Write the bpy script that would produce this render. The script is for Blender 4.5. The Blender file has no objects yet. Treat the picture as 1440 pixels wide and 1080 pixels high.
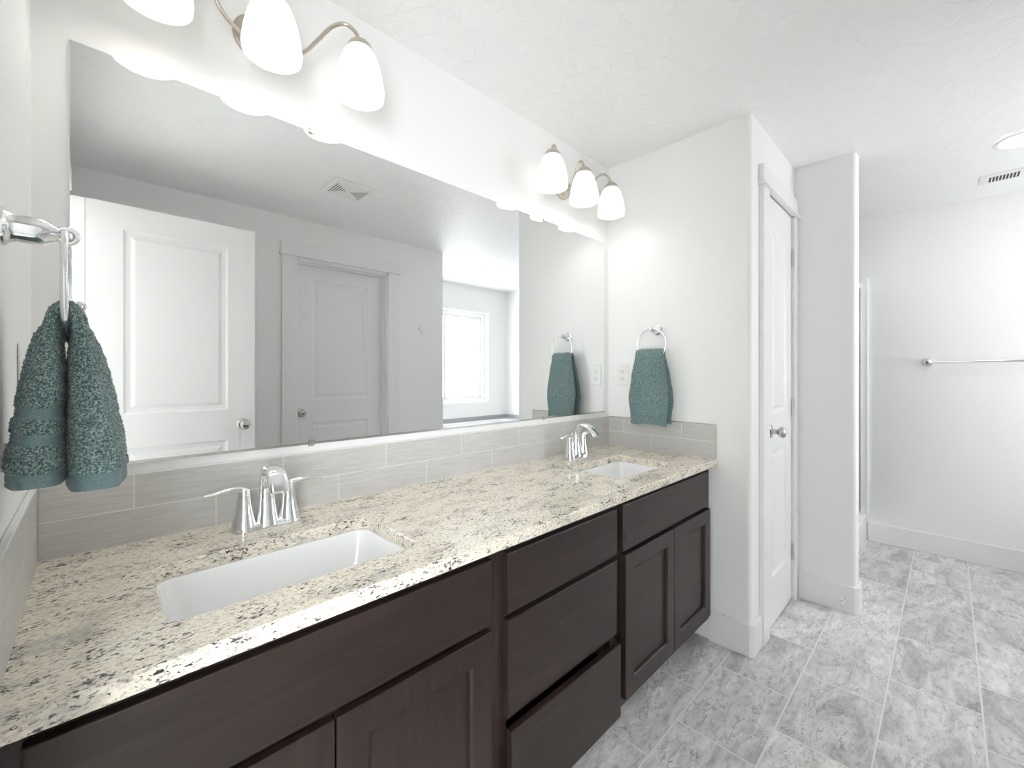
import bpy, bmesh, math, random
from math import pi, cos, sin, radians
from mathutils import Vector, Matrix, noise

S = bpy.context.scene
COL = S.collection
random.seed(7)

# ------------------------------------------------------------------ camera, world, exposure
H = 1.266                       # eye height
cam_data = bpy.data.cameras.new('camera')
cam_data.sensor_width = 36.0
cam_data.lens = 601.2 * 36 / 1440
cam_data.shift_y = -13.6 / 1440
cam_data.clip_start = 0.01
camera = bpy.data.objects.new('camera', cam_data)
COL.objects.link(camera)
camera.location = (0, 0, H)
camera.rotation_euler = (pi / 2, 0, radians(45.63 - 90))
S.camera = camera

S.view_settings.view_transform = 'Standard'
S.view_settings.look = 'None'
S.view_settings.gamma = 1.0
S.view_settings.exposure = 2.0
S.view_settings.use_curve_mapping = False
S.cycles.use_denoising = True
S.cycles.max_bounces = 14
S.cycles.diffuse_bounces = 8
S.cycles.glossy_bounces = 6
S.cycles.transmission_bounces = 8
S.cycles.caustics_reflective = True
S.cycles.caustics_refractive = False
S.cycles.sample_clamp_indirect = 6.0

world = bpy.data.worlds.new('overcast_sky')
S.world = world
world.use_nodes = True
world.node_tree.nodes['Background'].inputs[0].default_value = (0.90, 0.96, 1.0, 1)
world.node_tree.nodes['Background'].inputs[1].default_value = 3.7

BULB = 4.0
SHADE = 0.06
CAN = 11.0
PANE = 2.0


def portal(name, loc, rot, sx, sy):
    d = bpy.data.lights.new(name, 'AREA')
    d.shape = 'RECTANGLE'
    d.size = sx
    d.size_y = sy
    d.cycles.is_portal = True
    o = bpy.data.objects.new(name, d)
    o.location = loc
    o.rotation_euler = rot
    COL.objects.link(o)


portal('doorway_daylight_portal', (-0.215, 0.125, 1.06), (0, -pi / 2, 0), 2.12, 0.72)

# ------------------------------------------------------------------ materials
MAT = {}


def nodes_of(name):
    m = bpy.data.materials.new(name)
    m.use_nodes = True
    nt = m.node_tree
    b = nt.nodes['Principled BSDF']
    MAT[name] = m
    return m, nt, b


def N(nt, t, **kw):
    n = nt.nodes.new(t)
    for k, v in kw.items():
        if k in n.inputs.keys():
            n.inputs[k].default_value = v
        else:
            setattr(n, k, v)
    return n


def plain(name, col, rough=0.5, metal=0.0, spec=None, coat=0.0):
    m, nt, b = nodes_of(name)
    b.inputs['Base Color'].default_value = (*col, 1)
    b.inputs['Roughness'].default_value = rough
    b.inputs['Metallic'].default_value = metal
    if spec is not None:
        b.inputs['Specular IOR Level'].default_value = spec
    b.inputs['Coat Weight'].default_value = coat
    return m


def ramp(nt, fac, stops):
    r = nt.nodes.new('ShaderNodeValToRGB')
    cr = r.color_ramp
    while len(cr.elements) > 1:
        cr.elements.remove(cr.elements[-1])
    cr.elements[0].position = stops[0][0]
    cr.elements[0].color = (*stops[0][1], 1) if len(stops[0][1]) == 3 else stops[0][1]
    for p, c in stops[1:]:
        e = cr.elements.new(p)
        e.color = (*c, 1) if len(c) == 3 else c
    nt.links.new(fac, r.inputs[0])
    return r.outputs[0]


def coords(nt, scale=(1, 1, 1), loc=(0, 0, 0), rot=(0, 0, 0)):
    """world position, so that every copy of a thing shows its own piece of the pattern"""
    g = nt.nodes.new('ShaderNodeNewGeometry')
    mp = nt.nodes.new('ShaderNodeMapping')
    mp.inputs['Scale'].default_value = scale
    mp.inputs['Location'].default_value = loc
    mp.inputs['Rotation'].default_value = rot
    nt.links.new(g.outputs['Position'], mp.inputs['Vector'])
    return mp.outputs[0]


def noise_tex(nt, vec, scale, detail=3.0, rough=0.5, dist=0.0):
    n = nt.nodes.new('ShaderNodeTexNoise')
    n.inputs['Scale'].default_value = scale
    n.inputs['Detail'].default_value = detail
    n.inputs['Roughness'].default_value = rough
    n.inputs['Distortion'].default_value = dist
    nt.links.new(vec, n.inputs['Vector'])
    return n.outputs['Fac']


def mix(nt, fac, a, b, mode='MIX'):
    m = nt.nodes.new('ShaderNodeMix')
    m.data_type = 'RGBA'
    m.blend_type = mode
    for sock, v in ((m.inputs[0], fac), (m.inputs[6], a), (m.inputs[7], b)):
        if isinstance(v, (int, float)):
            sock.default_value = v
        elif isinstance(v, tuple):
            sock.default_value = (*v, 1)
        else:
            nt.links.new(v, sock)
    return m.outputs[2]


def bump(nt, b, height, strength, dist):
    bp = nt.nodes.new('ShaderNodeBump')
    bp.inputs['Strength'].default_value = strength
    bp.inputs['Distance'].default_value = dist
    nt.links.new(height, bp.inputs['Height'])
    nt.links.new(bp.outputs[0], b.inputs['Normal'])


def make_materials():
    # painted drywall with light orange peel
    m, nt, b = nodes_of('wall_paint')
    b.inputs['Base Color'].default_value = (0.90, 0.897, 0.889, 1)
    b.inputs['Roughness'].default_value = 0.55
    bump(nt, b, noise_tex(nt, coords(nt), 140, 2), 0.05, 0.002)
    # knock-down textured ceiling
    m, nt, b = nodes_of('ceiling_paint')
    b.inputs['Base Color'].default_value = (0.92, 0.92, 0.915, 1)
    b.inputs['Roughness'].default_value = 0.5
    c = coords(nt, scale=(1, 1, 1))
    n1 = noise_tex(nt, c, 11, 4, 0.55, 0.8)
    h = ramp(nt, n1, [(0.47, (0, 0, 0)), (0.53, (1, 1, 1))])
    bump(nt, b, h, 0.4, 0.004)
    plain('trim_paint', (0.86, 0.86, 0.86), 0.32)
    plain('door_paint', (0.85, 0.85, 0.85), 0.35)
    plain('white_plastic', (0.85, 0.85, 0.84), 0.3)
    plain('vinyl_white', (0.86, 0.87, 0.88), 0.3)
    plain('porcelain', (0.88, 0.88, 0.88), 0.06, spec=0.6, coat=0.3)
    plain('acrylic_white', (0.86, 0.87, 0.88), 0.15)
    plain('dark_slot', (0.03, 0.03, 0.035), 0.6)
    plain('chrome', (0.86, 0.87, 0.88), 0.05, 1.0)
    plain('brushed_nickel', (0.58, 0.53, 0.46), 0.28, 1.0)
    plain('satin_nickel', (0.55, 0.54, 0.52), 0.25, 1.0)
    plain('steel', (0.6, 0.6, 0.6), 0.3, 1.0)
    plain('added_floor_tone', (0.55, 0.52, 0.48), 0.95)  # plain tone of the floor added outside the doorway
    plain('added_wall_tone', (0.42, 0.40, 0.37), 0.8)  # mid tone of the added wall, holds down bounce onto the entry door
    plain('bright_aluminium', (0.88, 0.88, 0.88), 0.3, 1.0)
    plain('rubber', (0.75, 0.75, 0.74), 0.6)
    plain('mirror_glass', (0.90, 0.91, 0.91), 0.0, 1.0)
    # clear shower glass
    m, nt, b = nodes_of('shower_glass')
    b.inputs['Base Color'].default_value = (0.93, 0.97, 0.96, 1)
    b.inputs['Roughness'].default_value = 0.03
    b.inputs['Transmission Weight'].default_value = 1.0
    b.inputs['IOR'].default_value = 1.05
    # lit frosted glass shade
    m, nt, b = nodes_of('frosted_shade')
    out = nt.nodes['Material Output']
    b.inputs['Base Color'].default_value = (0.9, 0.89, 0.87, 1)
    b.inputs['Roughness'].default_value = 0.3
    b.inputs['Emission Color'].default_value = (1, 0.985, 0.96, 1)
    b.inputs['Emission Strength'].default_value = SHADE
    tr = N(nt, 'ShaderNodeBsdfTranslucent')
    tr.inputs[0].default_value = (0.93, 0.92, 0.90, 1)
    ms = nt.nodes.new('ShaderNodeMixShader')
    ms.inputs[0].default_value = 0.14
    nt.links.new(b.outputs[0], ms.inputs[1])
    nt.links.new(tr.outputs[0], ms.inputs[2])
    nt.links.new(ms.outputs[0], out.inputs[0])
    for nm, col, st in (('bulb_glow', (1.0, 0.975, 0.94), BULB), ('can_glow', (1.0, 0.985, 0.965), CAN),
                        ('window_daylight', (0.95, 0.975, 1.0), PANE)):
        m, nt, b = nodes_of(nm)
        b.inputs['Base Color'].default_value = (0.9, 0.9, 0.9, 1)
        b.inputs['Roughness'].default_value = 0.4
        b.inputs['Emission Color'].default_value = (*col, 1)
        b.inputs['Emission Strength'].default_value = st
    # dark stained wood, horizontal and vertical grain
    for nm, sc in (('wood_horizontal', (2.2, 30, 34)), ('wood_vertical', (34, 30, 2.2))):
        m, nt, b = nodes_of(nm)
        v = coords(nt, scale=sc)
        n1 = noise_tex(nt, v, 1.6, 6, 0.6, 0.6)
        n2 = noise_tex(nt, coords(nt, scale=(1, 1, 1)), 4.5, 2)
        c1 = ramp(nt, n1, [(0.28, (0.015, 0.0085, 0.0075)), (0.55, (0.026, 0.0155, 0.0135)), (0.8, (0.041, 0.0255, 0.022))])
        c2 = ramp(nt, n2, [(0.3, (0.78, 0.76, 0.75)), (0.7, (1.15, 1.12, 1.1))])
        col = mix(nt, 1.0, c1, c2, 'MULTIPLY')
        nt.links.new(col, b.inputs['Base Color'])
        b.inputs['Roughness'].default_value = 0.36
        bump(nt, b, n1, 0.04, 0.001)
    plain('wood_plain_dark', (0.02, 0.013, 0.011), 0.6)  # even dark wood colour of the drawer boxes
    # granite: cream ground, grey clouds, dark flecks drawn out along the slab
    m, nt, b = nodes_of('granite')
    v = coords(nt, scale=(1.0, 2.1, 2.1), rot=(0, 0, radians(-7)))
    cloud = noise_tex(nt, v, 9, 4, 0.6, 0.4)
    base = ramp(nt, cloud, [(0.32, (0.62, 0.59, 0.53)), (0.46, (0.87, 0.81, 0.695)), (0.6, (0.90, 0.85, 0.74)), (0.75, (0.74, 0.70, 0.63))])
    grain = noise_tex(nt, v, 110, 3, 0.65, 0.3)
    g2 = ramp(nt, grain, [(0.35, (0.52, 0.49, 0.47)), (0.44, (0.88, 0.86, 0.84)), (0.58, (1.04, 1.03, 1.02)), (0.75, (1.1, 1.1, 1.1))])
    col = mix(nt, 1.0, base, g2, 'MULTIPLY')
    patch = noise_tex(nt, v, 14, 2, 0.5)
    fl = noise_tex(nt, v, 96, 4, 0.64, 0.7)
    addn = N(nt, 'ShaderNodeMath', operation='MULTIPLY_ADD')
    nt.links.new(patch, addn.inputs[0])
    addn.inputs[1].default_value = 0.42
    nt.links.new(fl, addn.inputs[2])
    fm = ramp(nt, addn.outputs[0], [(0.80, (0, 0, 0)), (0.835, (1, 1, 1))])
    flc = ramp(nt, noise_tex(nt, v, 30, 2), [(0.35, (0.035, 0.033, 0.04)), (0.55, (0.11, 0.09, 0.10)), (0.72, (0.22, 0.16, 0.15))])
    col = mix(nt, fm, col, flc)
    nt.links.new(col, b.inputs['Base Color'])
    b.inputs['Roughness'].default_value = 0.13
    b.inputs['Specular IOR Level'].default_value = 0.5
    # grey wall tile in half bond
    def tile(nm, axis, shift, edge_z):
        m, nt, b = nodes_of(nm)
        g = nt.nodes.new('ShaderNodeNewGeometry')
        sp = nt.nodes.new('ShaderNodeSeparateXYZ')
        nt.links.new(g.outputs['Position'], sp.inputs[0])
        cb = nt.nodes.new('ShaderNodeCombineXYZ')
        a = N(nt, 'ShaderNodeMath', operation='SUBTRACT')
        nt.links.new(sp.outputs[axis], a.inputs[0])
        a.inputs[1].default_value = shift
        z = N(nt, 'ShaderNodeMath', operation='SUBTRACT')
        nt.links.new(sp.outputs[2], z.inputs[0])
        z.inputs[1].default_value = edge_z
        nt.links.new(a.outputs[0], cb.inputs[0])
        nt.links.new(z.outputs[0], cb.inputs[1])
        br = nt.nodes.new('ShaderNodeTexBrick')
        br.offset = 0.5
        br.inputs['Scale'].default_value = 1.0
        br.inputs['Mortar Size'].default_value = 0.0016
        br.inputs['Mortar Smooth'].default_value = 0.1
        br.inputs['Bias'].default_value = 0.0
        br.inputs['Brick Width'].default_value = 0.325
        br.inputs['Row Height'].default_value = 0.0815
        br.inputs['Color1'].default_value = (0.58, 0.565, 0.55, 1)
        br.inputs['Color2'].default_value = (0.63, 0.615, 0.60, 1)
        br.inputs['Mortar'].default_value = (0.76, 0.745, 0.71, 1)
        nt.links.new(cb.outputs[0], br.inputs['Vector'])
        sc = (3, 3, 60) if axis == 1 else (3, 3, 60)
        n1 = noise_tex(nt, coords(nt, scale=sc), 4, 4, 0.6)
        c2 = ramp(nt, n1, [(0.3, (0.88, 0.88, 0.88)), (0.7, (1.1, 1.1, 1.1))])
        col = mix(nt, 1.0, br.outputs['Color'], c2, 'MULTIPLY')
        nt.links.new(col, b.inputs['Base Color'])
        b.inputs['Roughness'].default_value = 0.3
        inv = N(nt, 'ShaderNodeMath', operation='SUBTRACT')
        inv.inputs[0].default_value = 1.0
        nt.links.new(br.outputs['Fac'], inv.inputs[1])
        bump(nt, b, inv.outputs[0], 0.5, 0.001)
    tile('wall_tile_back', 0, 0.3935, 0.866)
    tile('wall_tile_right', 1, 0.933, 0.866)
    tile('wall_tile_left', 1, 1.26, 0.866)
    plain('tub_tile', (0.40, 0.41, 0.42), 0.3)
    plain('tile_edge', (0.80, 0.795, 0.78), 0.3)
    # vinyl slate floor
    m, nt, b = nodes_of('slate_vinyl')
    g = nt.nodes.new('ShaderNodeNewGeometry')
    mp = nt.nodes.new('ShaderNodeMapping')
    mp.inputs['Location'].default_value = (-1.735 + 0.418 * 4.5, -0.174 + 0.2618 * 10, 0)
    nt.links.new(g.outputs['Position'], mp.inputs['Vector'])
    br = nt.nodes.new('ShaderNodeTexBrick')
    br.offset = 0.5
    br.inputs['Scale'].default_value = 1.0
    br.inputs['Mortar Size'].default_value = 0.0028
    br.inputs['Mortar Smooth'].default_value = 0.3
    br.inputs['Bias'].default_value = 0.0
    br.inputs['Brick Width'].default_value = 0.418
    br.inputs['Row Height'].default_value = 0.2618
    br.inputs['Color1'].default_value = (0.0, 0.0, 0.0, 1)
    br.inputs['Color2'].default_value = (1.0, 1.0, 1.0, 1)
    nt.links.new(mp.outputs[0], br.inputs['Vector'])
    # each tile shows another piece of stone
    off = N(nt, 'ShaderNodeVectorMath', operation='SCALE')
    nt.links.new(br.outputs['Color'], off.inputs[0])
    off.inputs['Scale'].default_value = 13.0
    addv = N(nt, 'ShaderNodeVectorMath', operation='ADD')
    nt.links.new(mp.outputs[0], addv.inputs[0])
    nt.links.new(off.outputs[0], addv.inputs[1])
    st = nt.nodes.new('ShaderNodeMapping')
    st.inputs['Scale'].default_value = (0.75, 1.9, 1)
    st.inputs['Rotation'].default_value = (0, 0, radians(24))
    nt.links.new(addv.outputs[0], st.inputs['Vector'])
    big = noise_tex(nt, st.outputs[0], 5.5, 6, 0.62, 1.1)
    stone = ramp(nt, big, [(0.28, (0.40, 0.395, 0.39)), (0.42, (0.58, 0.575, 0.57)), (0.55, (0.71, 0.705, 0.70)), (0.70, (0.84, 0.835, 0.83))])
    fine = noise_tex(nt, st.outputs[0], 38, 5, 0.7, 0.6)
    stone = mix(nt, 1.0, stone, ramp(nt, fine, [(0.30, (0.62, 0.62, 0.62)), (0.48, (1, 1, 1)), (0.72, (1.12, 1.12, 1.12))]), 'MULTIPLY')
    vein = noise_tex(nt, st.outputs[0], 4.2, 5, 0.6, 2.2)
    vm = ramp(nt, vein, [(0.485, (0, 0, 0)), (0.5, (1, 1, 1)), (0.515, (0, 0, 0))])
    vg = ramp(nt, noise_tex(nt, st.outputs[0], 7, 2), [(0.48, (0, 0, 0)), (0.6, (0.75, 0.75, 0.75))])
    vmask = mix(nt, 1.0, vm, vg, 'MULTIPLY')
    stone = mix(nt, vmask, stone, (0.16, 0.155, 0.155))
    tone = ramp(nt, br.outputs['Color'], [(0.0, (0.86, 0.86, 0.86)), (1.0, (1.08, 1.075, 1.07))])
    stone = mix(nt, 1.0, stone, tone, 'MULTIPLY')
    col = mix(nt, br.outputs['Fac'], stone, (0.82, 0.815, 0.80))
    nt.links.new(col, b.inputs['Base Color'])
    b.inputs['Roughness'].default_value = 0.34
    bump(nt, b, fine, 0.12, 0.002)
    # terry cloth; tuft highlights and dark gaps are painted into the pile colour
    for nm, k in (('terry_pile', 1.0),):
        m, nt, b = nodes_of(nm)
        v = coords(nt)
        n1 = noise_tex(nt, v, 390, 2, 0.5)
        c1 = ramp(nt, n1, [(0.34, (0.045, 0.080, 0.086)), (0.5, (0.14, 0.22, 0.22)), (0.64, (0.36, 0.47, 0.445))])
        nt.links.new(c1, b.inputs['Base Color'])
        b.inputs['Roughness'].default_value = 0.95
        b.inputs['Sheen Weight'].default_value = 0.35
        b.inputs['Sheen Roughness'].default_value = 0.5
        bump(nt, b, n1, 0.5, 0.003)
    m, nt, b = nodes_of('terry_band')
    v = coords(nt)
    n1 = noise_tex(nt, v, 500, 2, 0.5)
    c1 = ramp(nt, n1, [(0.3, (0.13, 0.21, 0.22)), (0.7, (0.19, 0.285, 0.295))])
    nt.links.new(c1, b.inputs['Base Color'])
    b.inputs['Roughness'].default_value = 0.9
    b.inputs['Sheen Weight'].default_value = 0.2


make_materials()

# ------------------------------------------------------------------ mesh helpers
ORIGIN = {}


def box(bm, x0, x1, y0, y1, z0, z1):
    vs = [bm.verts.new(p) for p in ((x0, y0, z0), (x1, y0, z0), (x1, y1, z0), (x0, y1, z0),
                                    (x0, y0, z1), (x1, y0, z1), (x1, y1, z1), (x0, y1, z1))]
    for f in ((0, 3, 2, 1), (4, 5, 6, 7), (0, 1, 5, 4), (1, 2, 6, 5), (2, 3, 7, 6), (3, 0, 4, 7)):
        bm.faces.new([vs[i] for i in f])
    return vs


def BM(*boxes):
    bm = bmesh.new()
    for b in boxes:
        box(bm, *b)
    return bm


def frame_of(axis):
    a = Vector(axis).normalized()
    h = Vector((0, 0, 1)) if abs(a.z) < 0.9 else Vector((1, 0, 0))
    u = h.cross(a).normalized()
    return u, a.cross(u), a


def lathe(bm, profile, centre=(0, 0, 0), axis=(0, 0, 1), seg=32, close=True):
    """profile: (radius, distance along axis)"""
    u, v, a = frame_of(axis)
    c = Vector(centre)
    rings = []
    for r, d in profile:
        if r < 1e-6:
            rings.append([bm.verts.new(c + a * d)])
        else:
            rings.append([bm.verts.new(c + a * d + (u * cos(t) + v * sin(t)) * r) for t in
                          [2 * pi * k / seg for k in range(seg)]])
    for A, B in zip(rings, rings[1:]):
        for k in range(seg):
            j = (k + 1) % seg
            if len(A) == 1 and len(B) == 1:
                continue
            if len(A) == 1:
                bm.faces.new((A[0], B[j], B[k]))
            elif len(B) == 1:
                bm.faces.new((A[k], A[j], B[0]))
            else:
                bm.faces.new((A[k], A[j], B[j], B[k]))
    if close:
        for R, flip in ((rings[0], True), (rings[-1], False)):
            if len(R) > 1:
                bm.faces.new(R[::-1] if flip else R)


def catmull(pts, n=8):
    P = [Vector(p) for p in pts]
    P = [P[0] * 2 - P[1]] + P + [P[-1] * 2 - P[-2]]
    out = []
    for i in range(1, len(P) - 2):
        for k in range(n):
            t = k / n
            a, b, c, d = P[i - 1], P[i], P[i + 1], P[i + 2]
            out.append(0.5 * ((2 * b) + (c - a) * t + (2 * a - 5 * b + 4 * c - d) * t * t + (3 * b - a - 3 * c + d) * t ** 3))
    out.append(P[-2])
    return out


def lerp_list(vals, t):
    x = t * (len(vals) - 1)
    i = min(int(x), len(vals) - 2)
    f = x - i
    return vals[i] * (1 - f) + vals[i + 1] * f


def sweep(bm, pts, ra, rb=None, seg=14, side=None, power=2.0, cap=True):
    """sweep a super-ellipse; ra along 'side', rb across it; ra / rb are lists or numbers"""
    n = len(pts)
    rb = ra if rb is None else rb
    rings = []
    prev = None
    for i, p in enumerate(pts):
        t = (pts[min(i + 1, n - 1)] - pts[max(i - 1, 0)]).normalized()
        if side is not None:
            s = Vector(side)
            s = (s - t * s.dot(t)).normalized()
        else:
            if prev is None:
                s = frame_of(t)[0]
            else:
                s = (prev - t * prev.dot(t)).normalized()
            prev = s
        w = t.cross(s)
        f = i / (n - 1)
        a = lerp_list(ra, f) if isinstance(ra, (list, tuple)) else ra
        b = lerp_list(rb, f) if isinstance(rb, (list, tuple)) else rb
        ring = []
        for k in range(seg):
            th = 2 * pi * k / seg
            c_, s_ = cos(th), sin(th)
            ring.append(bm.verts.new(p + s * a * math.copysign(abs(c_) ** (2 / power), c_) + w * b * math.copysign(abs(s_) ** (2 / power), s_)))
        rings.append(ring)
    for A, B in zip(rings, rings[1:]):
        for k in range(seg):
            j = (k + 1) % seg
            bm.faces.new((A[k], A[j], B[j], B[k]))
    if cap:
        bm.faces.new(rings[0][::-1])
        bm.faces.new(rings[-1])


def torus(bm, centre, axis, R, r, seg=48, ring=12):
    u, v, a = frame_of(axis)
    c = Vector(centre)
    rs = []
    for i in range(seg):
        t = 2 * pi * i / seg
        d = u * cos(t) + v * sin(t)
        rs.append([bm.verts.new(c + d * (R + r * cos(q)) + a * r * sin(q)) for q in [2 * pi * k / ring for k in range(ring)]])
    for i in range(seg):
        A, B = rs[i], rs[(i + 1) % seg]
        for k in range(ring):
            j = (k + 1) % ring
            bm.faces.new((A[k], B[k], B[j], A[j]))


def rrect(x0, x1, y0, y1, r, n=6):
    pts = []
    for cx, cy, a0 in ((x1 - r, y1 - r, 0), (x0 + r, y1 - r, 90), (x0 + r, y0 + r, 180), (x1 - r, y0 + r, 270)):
        for k in range(n + 1):
            a = radians(a0 + 90 * k / n)
            pts.append((cx + r * cos(a), cy + r * sin(a)))
    return pts


def empty(name, loc, label, cat, group=None, kind=None):
    o = bpy.data.objects.new(name, None)
    o.empty_display_size = 0.05
    COL.objects.link(o)
    o.location = loc
    ORIGIN[o.name] = Vector(loc)
    tag(o, label, cat, group, kind)
    return o


def tag(o, label=None, cat=None, group=None, kind=None):
    if label:
        o['label'] = label
    if cat:
        o['category'] = cat
    if group:
        o['group'] = group
    if kind:
        o['kind'] = kind
    return o


def obj(name, bm, mat, parent=None, smooth=False, bevel=0.0, bseg=2, label=None, at=None, fix=True):
    """link one mesh; vertices are given in room coordinates; 'at' sets the origin of a top-level mesh"""
    if fix:
        bmesh.ops.recalc_face_normals(bm, faces=bm.faces[:])
    base = Vector((0, 0, 0))
    if parent is not None:
        base = ORIGIN[parent.name]
    elif at is not None:
        base = Vector(at)
    if base.length > 0:
        bmesh.ops.translate(bm, verts=bm.verts[:], vec=-base)
    me = bpy.data.meshes.new(name)
    bm.to_mesh(me)
    bm.free()
    for m in (mat if isinstance(mat, (list, tuple)) else (mat,)):
        me.materials.append(MAT[m])
    if smooth:
        for p in me.polygons:
            p.use_smooth = True
        try:
            me.set_sharp_from_angle(angle=radians(40))
        except Exception:
            pass
    o = bpy.data.objects.new(name, me)
    COL.objects.link(o)
    if parent is not None:
        o.parent = parent
        ORIGIN[o.name] = base
    else:
        o.location = base
        ORIGIN[o.name] = base
    if bevel > 0:
        md = o.modifiers.new('edge', 'BEVEL')
        md.width = bevel
        md.segments = bseg
        md.limit_method = 'ANGLE'
        md.angle_limit = radians(40)
        md.harden_normals = False
    if label:
        o['label'] = label
    return o


def struct(name, bm, mat, label, cat, bevel=0.0, smooth=False, parent=None):
    o = obj(name, bm, mat, parent, bevel=bevel, smooth=smooth)
    if parent is None:
        tag(o, label, cat, kind='structure')
    return o


def copy_tree(o, parent=None):
    c = o.copy()
    COL.objects.link(c)
    if parent is not None:
        c.parent = parent
    for ch in list(o.children):
        copy_tree(ch, c)
    return c


# ------------------------------------------------------------------ room shell
D = 1.363          # vanity wall
EW = 2.105         # wall at the end of the vanity
FW = 4.23          # far wall with the towel bar
WW = -1.72         # window wall
OW = -0.72         # wall opposite the vanity
LW = -0.095        # wall with the entry door
CH = 2.44
CY = 0.62          # linen closet front
PX = 2.87          # short wall past the closet
PXB = 2.985
PY = 0.342

struct('floor', BM((-0.21, 4.35, -1.86, 1.47, -0.06, 0)), 'slate_vinyl', 'grey slate look vinyl tile floor laid in half bond', 'floor')
struct('ceiling', BM((-0.21, 4.35, -1.86, 1.47, CH, CH + 0.08)), 'ceiling_paint', 'white lightly textured flat ceiling', 'ceiling')
struct('wall_back', BM((-0.21, 4.35, D, 1.47, 0, CH)), 'wall_paint', 'white wall behind the double vanity and mirror', 'wall')
DY0, DY1 = -0.245, 0.49
struct('wall_left', BM((-0.21, LW, DY1, D, 0, CH), (-0.21, LW, DY0, DY1, 2.15, CH), (-0.21, LW, OW, DY0, 0, CH)),
       'wall_paint', 'white wall with the entry doorway beside the vanity', 'wall')
struct('wall_added_outside', BM((-2.3, -0.21, 0.62, 0.72, 0, CH), (-1.6, -1.5, -0.62, 0.62, 0, CH)), 'added_wall_tone', 'unseen beige wall added outside the entry doorway to shape its light', 'wall')  # added out of view, steers the daylight entering by the doorway
struct('floor_added_outside', BM((-2.3, -0.21, -2.2, 0.72, -0.06, 0)), 'added_floor_tone', 'unseen plain floor added outside the entry doorway to shape its light', 'floor')  # added out of view, closes off doorway light from below
struct('ceiling_added_outside', BM((-2.3, -0.21, -2.2, 0.72, CH, CH + 0.08)), 'ceiling_paint', 'unseen white ceiling added outside the entry doorway to shape its light', 'ceiling')  # added out of view, closes off doorway light from above
D2X0, D2X1 = 1.08, 1.843
struct('wall_front', BM((-0.21, D2X0, OW - 0.12, OW, 0, CH), (D2X1, 2.42, OW - 0.12, OW, 0, CH), (D2X0, D2X1, OW - 0.12, OW, 2.146, CH)),
       'wall_paint', 'white wall opposite the vanity seen in the mirror', 'wall')
struct('wall_alcove', BM((2.30, 2.42, WW, OW - 0.12, 0, CH)), 'wall_paint', 'white side wall of the bathtub alcove', 'wall')
WX0, WX1, WZ0, WZ1 = 2.74, 3.886, 0.895, 2.10
struct('wall_window', BM((2.30, WX0, WW - 0.14, WW, 0, CH), (WX1, FW, WW - 0.14, WW, 0, CH),
                         (WX0, WX1, WW - 0.14, WW, 0, WZ0), (WX0, WX1, WW - 0.14, WW, WZ1, CH)),
       'wall_paint', 'white wall with the frosted window above the bathtub', 'wall')
struct('wall_far', BM((FW, 4.35, WW - 0.14, D, 0, CH)), 'wall_paint', 'white far wall carrying the towel bar', 'wall')


def round_plan(bm, pts, z0, z1):
    """extrude a plan outline"""
    lo = [bm.verts.new((x, y, z0)) for x, y in pts]
    hi = [bm.verts.new((x, y, z1)) for x, y in pts]
    n = len(pts)
    for k in range(n):
        j = (k + 1) % n
        bm.faces.new((lo[k], lo[j], hi[j], hi[k]))
    bm.faces.new(lo[::-1])
    bm.faces.new(hi)


def arc(cx, cy, r, a0, a1, n=6):
    return [(cx + r * cos(radians(a0 + (a1 - a0) * k / n)), cy + r * sin(radians(a0 + (a1 - a0) * k / n))) for k in range(n + 1)]


# end wall and closet front, bullnose outer corner
CDX0, CDX1, CDZ = 2.318, 2.795, 2.15
bm = bmesh.new()
r = 0.02
round_plan(bm, [(EW + 0.10, D), (EW, D)] + arc(EW + r, CY + r, r, 180, 270) + [(CDX0 - 0.005, CY), (CDX0 - 0.005, CY + 0.10), (EW + 0.10, CY + 0.10)], 0, CH)
box(bm, CDX1 + 0.005, PX, CY, CY + 0.10, 0, CH)
box(bm, CDX0 - 0.005, CDX1 + 0.005, CY, CY + 0.10, CDZ + 0.005, CH)
struct('wall_right', bm, 'wall_paint', 'white wall at the end of the vanity turning onto the linen closet', 'wall', smooth=True)
bm = bmesh.new()
round_plan(bm, [(PXB, D), (PX, D)] + arc(PX + r, PY + r, r, 180, 270) + arc(PXB - r, PY + r, r, 270, 360), 0, CH)
struct('wall_shower', bm, 'wall_paint', 'short white wall end between the closet door and the shower', 'wall', smooth=True)


def baseboard(name, plan, label):
    """plan: list of boxes x0 x1 y0 y1"""
    bm = bmesh.new()
    for x0, x1, y0, y1 in plan:
        box(bm, x0, x1, y0, y1, 0, 0.143)
    return struct(name, bm, 'trim_paint', label, 'baseboard', bevel=0.004)


T = 0.014
bm = bmesh.new()
round_plan(bm, [(EW, 0.80), (EW - T, 0.80), (EW - T, CY + 0.004)] + [(EW - T + 0.018, CY - T)] + [(2.219, CY - T), (2.219, CY), (EW + 0.02, CY), (EW, CY + 0.02)], 0, 0.143)
struct('baseboard_right', bm, 'trim_paint', 'white baseboard wrapping the corner beside the vanity', 'baseboard', bevel=0.003)
bm = bmesh.new()
round_plan(bm, [(PX, CY - 0.021), (PX - T, CY - 0.021), (PX - T, PY + 0.004), (PX - T + 0.018, PY - T), (PXB + T - 0.018, PY - T), (PXB + T, PY + 0.004),
                (PXB + T, 0.435), (PXB, 0.435), (PXB, PY + 0.02), (PXB - 0.02, PY), (PX + 0.02, PY), (PX, PY + 0.02)], 0, 0.143)
struct('baseboard_shower', bm, 'trim_paint', 'white baseboard around the short wall end with the door stop', 'baseboard', bevel=0.003)
baseboard('baseboard_far', [(FW - T, FW, -0.90, 0.432)], 'white baseboard along the far wall under the towel bar')
baseboard('baseboard_front', [(LW, 0.98, OW, OW + T), (1.945, 2.42, OW, OW + T)], 'white baseboard on the wall opposite the vanity')


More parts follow.
